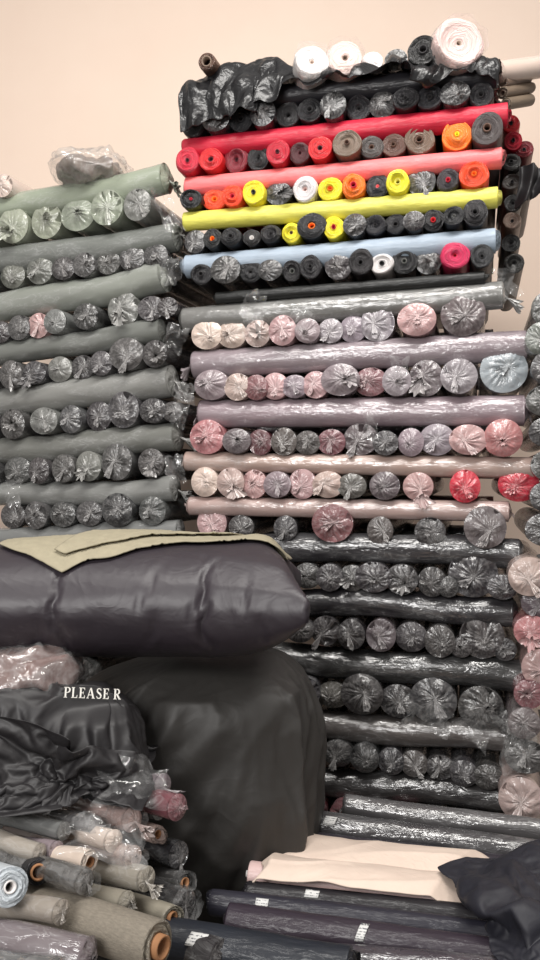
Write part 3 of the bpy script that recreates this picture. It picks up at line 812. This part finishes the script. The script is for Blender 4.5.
r=fr((505,958,2.22),(228,920,2.40),17,'dark purple','open',corecol='taupe',amp=.07); label_on(r,362,932,0.025,0.05,.3)
r=fr((350,972,2.05),(150,938,2.2),23,'navy black','open',corecol='taupe',amp=.06); label_on(r,197,940,0.05,0.035,.3)
r=fr((545,980,2.1),(330,962,2.2),18,'dark purple','wrapped')
def cream(u,v):
    fl=(248,884,2.60); frr=(462,907,2.48); bl=(286,840,3.00); br=(505,861,2.86)
    a=P(*fl)*(1-u)+P(*frr)*u; b2=P(*bl)*(1-u)+P(*br)*u
    p=a*(1-v)+b2*v
    hump=abs(math.sin(math.pi*(v*1.9+0.06*math.sin(u*3)+.02)))**0.8
    sink=0.05*max(0,u-.86)/.14
    z=p.z+0.012+0.034*hump*(1-max(0,u-.86)/.14)-sink+0.004*noise.noise(Vector((u*4,v*3,9)))+0.006*rid((p.x*.4+p.y*.5,p.y*1.8,0),5,6)**3+0.003*noise.noise(Vector((p.x*14,p.y*14,1)))
    ed=0.06*noise.noise(Vector((u*2,v*3,3)))
    if u<0.04: z-=0.03*(0.04-u)/.04
    return (p.x+ed*(abs(u-.5)*2)**4,p.y+0.012*noise.noise(Vector((u*5,v,5)))*(1-v),z)
cr=grid_obj('cream_cloth',130,90,cream,[m_cream],0.005)
tag(cr,'loosely rolled cream cloth lying over dark rolls','cloth')
for (a,b2,rp,c) in (((540,885,3.1),(300,865,3.3),18,'charcoal'),((540,910,2.8),(290,905,3.0),20,'charcoal'),((520,955,2.6),(250,930,2.8),22,'black'),((520,990,2.4),(230,960,2.6),24,'charcoal'),((420,1010,2.2),(150,985,2.4),24,'black')):
    fr(a,b2,rp,c,'wrapped',where='underneath in the low pile')
# lower left pile
r=fr((157,946,1.95),(10,896,2.22),24,'linen grey','open',core=0.5,corecol='cardboard brown',amp=.03,corelen=0.02,mat=m_linen)
r=fr((10,887,1.98),(-90,850,2.9),19,'light blue','open',core=0.34,corecol='white')
r=fr((38,872,2.15),(-10,838,3.0),13,'black','open',core=0.62,corecol='cardboard brown')
LL=[((136,822,2.34),(10,785,2.8),12,'pinkish beige',W),((118,842,2.27),(-5,808,2.7),11,'beige',W),((140,858,2.25),(10,826,2.65),11,'pinkish beige',W),
   ((142,880,2.20),(20,848,2.55),12,'linen grey',W),((98,862,2.16),(-25,828,2.5),11,'beige','open'),((80,884,2.08),(-30,858,2.4),12,'dark taupe',W),
   ((172,806,2.38),(50,774,2.8),13,'dark rose',W),((166,788,2.46),(60,760,2.8),11,'plum grey',W),((172,858,2.42),(70,830,2.8),13,'black',W),
   ((186,905,2.32),(80,878,2.7),15,'black',W),((120,902,2.15),(0,874,2.45),12,'linen grey',W),((164,915,2.2),(40,888,2.5),12,'linen grey','open'),
   ((90,955,1.9),(-60,925,2.0),20,'plum grey',W),((220,960,2.1),(100,920,2.4),20,'black',W),((62,975,1.85),(-80,965,1.9),18,'charcoal',W),((105,800,2.6),(-30,775,2.9),16,'plum grey',W),((60,912,1.98),(-50,890,2.2),12,'linen grey',W),((64,850,2.24),(-50,822,2.5),10,'mauve',W),
   ((154,836,2.40),(50,808,2.8),9,'pinkish beige','open'),((92,828,2.32),(-10,800,2.65),9,'grey',W),((60,832,2.28),(-50,806,2.55),9,'grey',W),((152,808,2.46),(50,786,2.8),9,'grey',W),((34,850,2.2),(-60,832,2.4),9,'linen grey',W),((176,882,2.36),(80,858,2.7),10,'dark grey','open')]
for (a,b2,rp,c,kd) in LL:
    a=(a[0]+random.uniform(-9,7),a[1]+random.uniform(-4,4),a[2]); b2=(b2[0],b2[1]+random.uniform(-14,14),b2[2])
    o=fr(a,b2,rp,c,kd,amp=.07,core=.5,corecol='cardboard brown',sag=.04,tailA=random.choice((0,0,1.2)))
    if random.random()<.3: sleeve_film(o,rp*a[2]/F,.4,.03,30,1.06,.08)
for (a,b2,rp,c) in (((185,930,2.5),(20,900,2.8),24,'charcoal'),((180,985,2.2),(-40,960,2.4),26,'charcoal'),((100,880,2.7),(-60,860,2.9),24,'dark grey'),((100,840,2.7),(-60,830,2.9),22,'charcoal')):
    fr(a,b2,rp,c,'wrapped',where='underneath in the low pile')
def dbun(p,q): return rid((q.x,q.y,q.z*1.6),6,14)**2*0.03+rid((q.x+q.z,q.y,q.z),13,3)**2*0.012+noise.noise(q*4)*0.04
bu=blob('wrapped_bundle',P(-2,672,2.70),(0.27,0.2,0.085),0.75,0.75,dbun,m_wrap,150,80)
bu.color=lin((112,90,86)); tag(bu,'brownish pink cloth bundle in clear plastic under the bag','cloth bundle')
bf=blob('plastic_cover',Vector((0,0,0)),(0.285,0.215,0.095),0.75,0.75,dbun,m_film,90,50); bf.parent=bu; bf['label']='loose clear plastic cover'
bu2=blob('wrapped_bundle',P(-60,760,3.0),(0.34,0.25,0.26),0.7,0.7,dbun,m_wrap,110,60)
bu2.color=lin((60,52,54)); tag(bu2,'dark cloth bundle in clear plastic supporting the bag','cloth bundle')
def film(c,w,h,tilt,seed,label):
    def fn(u,v):
        x=(u-.5)*w; z=(v-.5)*h
        y=0.03*noise.noise(Vector((x*9,z*9,seed)))+0.03*rid((x,z,0),9,seed)
        e=1+0.5*noise.noise(Vector((u*3,v*3,seed)))
        return (x*e,y,z*e)
    o=grid_obj('plastic_wrap_piece',30,30,fn,[m_film],0)
    o.location=c; o.rotation_euler=tilt
    tag(o,label,'plastic wrap','loose plastic wrap')
for (px,py,d,w,h,t) in ((135,782,2.34,0.18,0.14,(-.8,.3,.2)),(105,838,2.16,0.2,0.14,(-1.1,.1,0)),
    (253,312,3.66,0.10,0.2,(0,.2,0)),(300,318,3.66,.08,.1,(0,.5,0)),(372,425,3.6,.07,.13,(0,.1,0)),(427,720,3.47,.2,.12,(0.2,.2,0)),(478,728,3.42,.16,.14,(.1,.6,0)),(508,282,3.5,.09,.14,(0,-.3,0)),(180,410,3.9,.08,.16,(0,.3,0)),(168,210,3.9,.1,.2,(0,-.4,.4)),(176,338,3.92,.1,.12,(0,.3,.2)),(520,750,3.32,.12,.2,(0,.1,0)),(12,492,4.15,.08,.14,(0,.1,0)),(440,545,3.53,.12,.08,(.2,.2,0)),(398,370,3.6,.08,.12,(0,.2,0)),(186,392,3.8,.1,.1,(0,.2,.5)),(172,268,3.92,.1,.14,(0,.3,.3)),(176,470,3.9,.09,.14,(0,-.2,.2))):
    film(P(px,py,d),w,h,t,random.uniform(0,99),'torn loose clear plastic film hanging off the rolls')

# ---------------------------------------------------------------- room
def box(name,lo,hi,mat):
    v=[(x,y,z) for x in (lo[0],hi[0]) for y in (lo[1],hi[1]) for z in (lo[2],hi[2])]
    f=[(0,1,3,2),(4,6,7,5),(0,4,5,1),(2,3,7,6),(0,2,6,4),(1,5,7,3)]
    o=mesh_obj(name,v,f,[mat],None,False); o['kind']='structure'; return o
box('wall_back',(-5,6.1,0),(5,6.3,6.5),m_wall)
box('floor',(-5,-3,-0.1),(5,6.3,0),m_floor)

# ---------------------------------------------------------------- light & camera
def area(name,loc,target,size,power,color):
    l=bpy.data.lights.new(name,'AREA'); l.shape='RECTANGLE'; l.size=size[0]; l.size_y=size[1]; l.energy=power; l.color=color
    o=bpy.data.objects.new(name,l); col0.objects.link(o); o.location=loc
    o.rotation_euler=(Vector(target)-Vector(loc)).to_track_quat('-Z','Y').to_euler(); return o
area('skylight_lamp',(0.2,1.6,5.6),(-0.2,4.2,1.6),(4.2,0.8),250,(1.0,0.97,0.93))
area('window_lamp',(-1.6,-1.4,3.0),(0,3.4,1.2),(2.0,1.2),165,(1.0,0.98,0.96))
w=bpy.data.worlds.new('w'); scene.world=w; w.use_nodes=True
w.node_tree.nodes['Background'].inputs[0].default_value=(1.0,0.95,0.90,1); w.node_tree.nodes['Background'].inputs[1].default_value=0.38
cd=bpy.data.cameras.new('camera'); cam=bpy.data.objects.new('camera',cd); col0.objects.link(cam)
cam.location=(0,0,CZ); cam.rotation_euler=(math.pi/2,0,0)
cd.sensor_fit='VERTICAL'; cd.sensor_height=36; cd.lens=30; cd.clip_end=50
scene.camera=cam
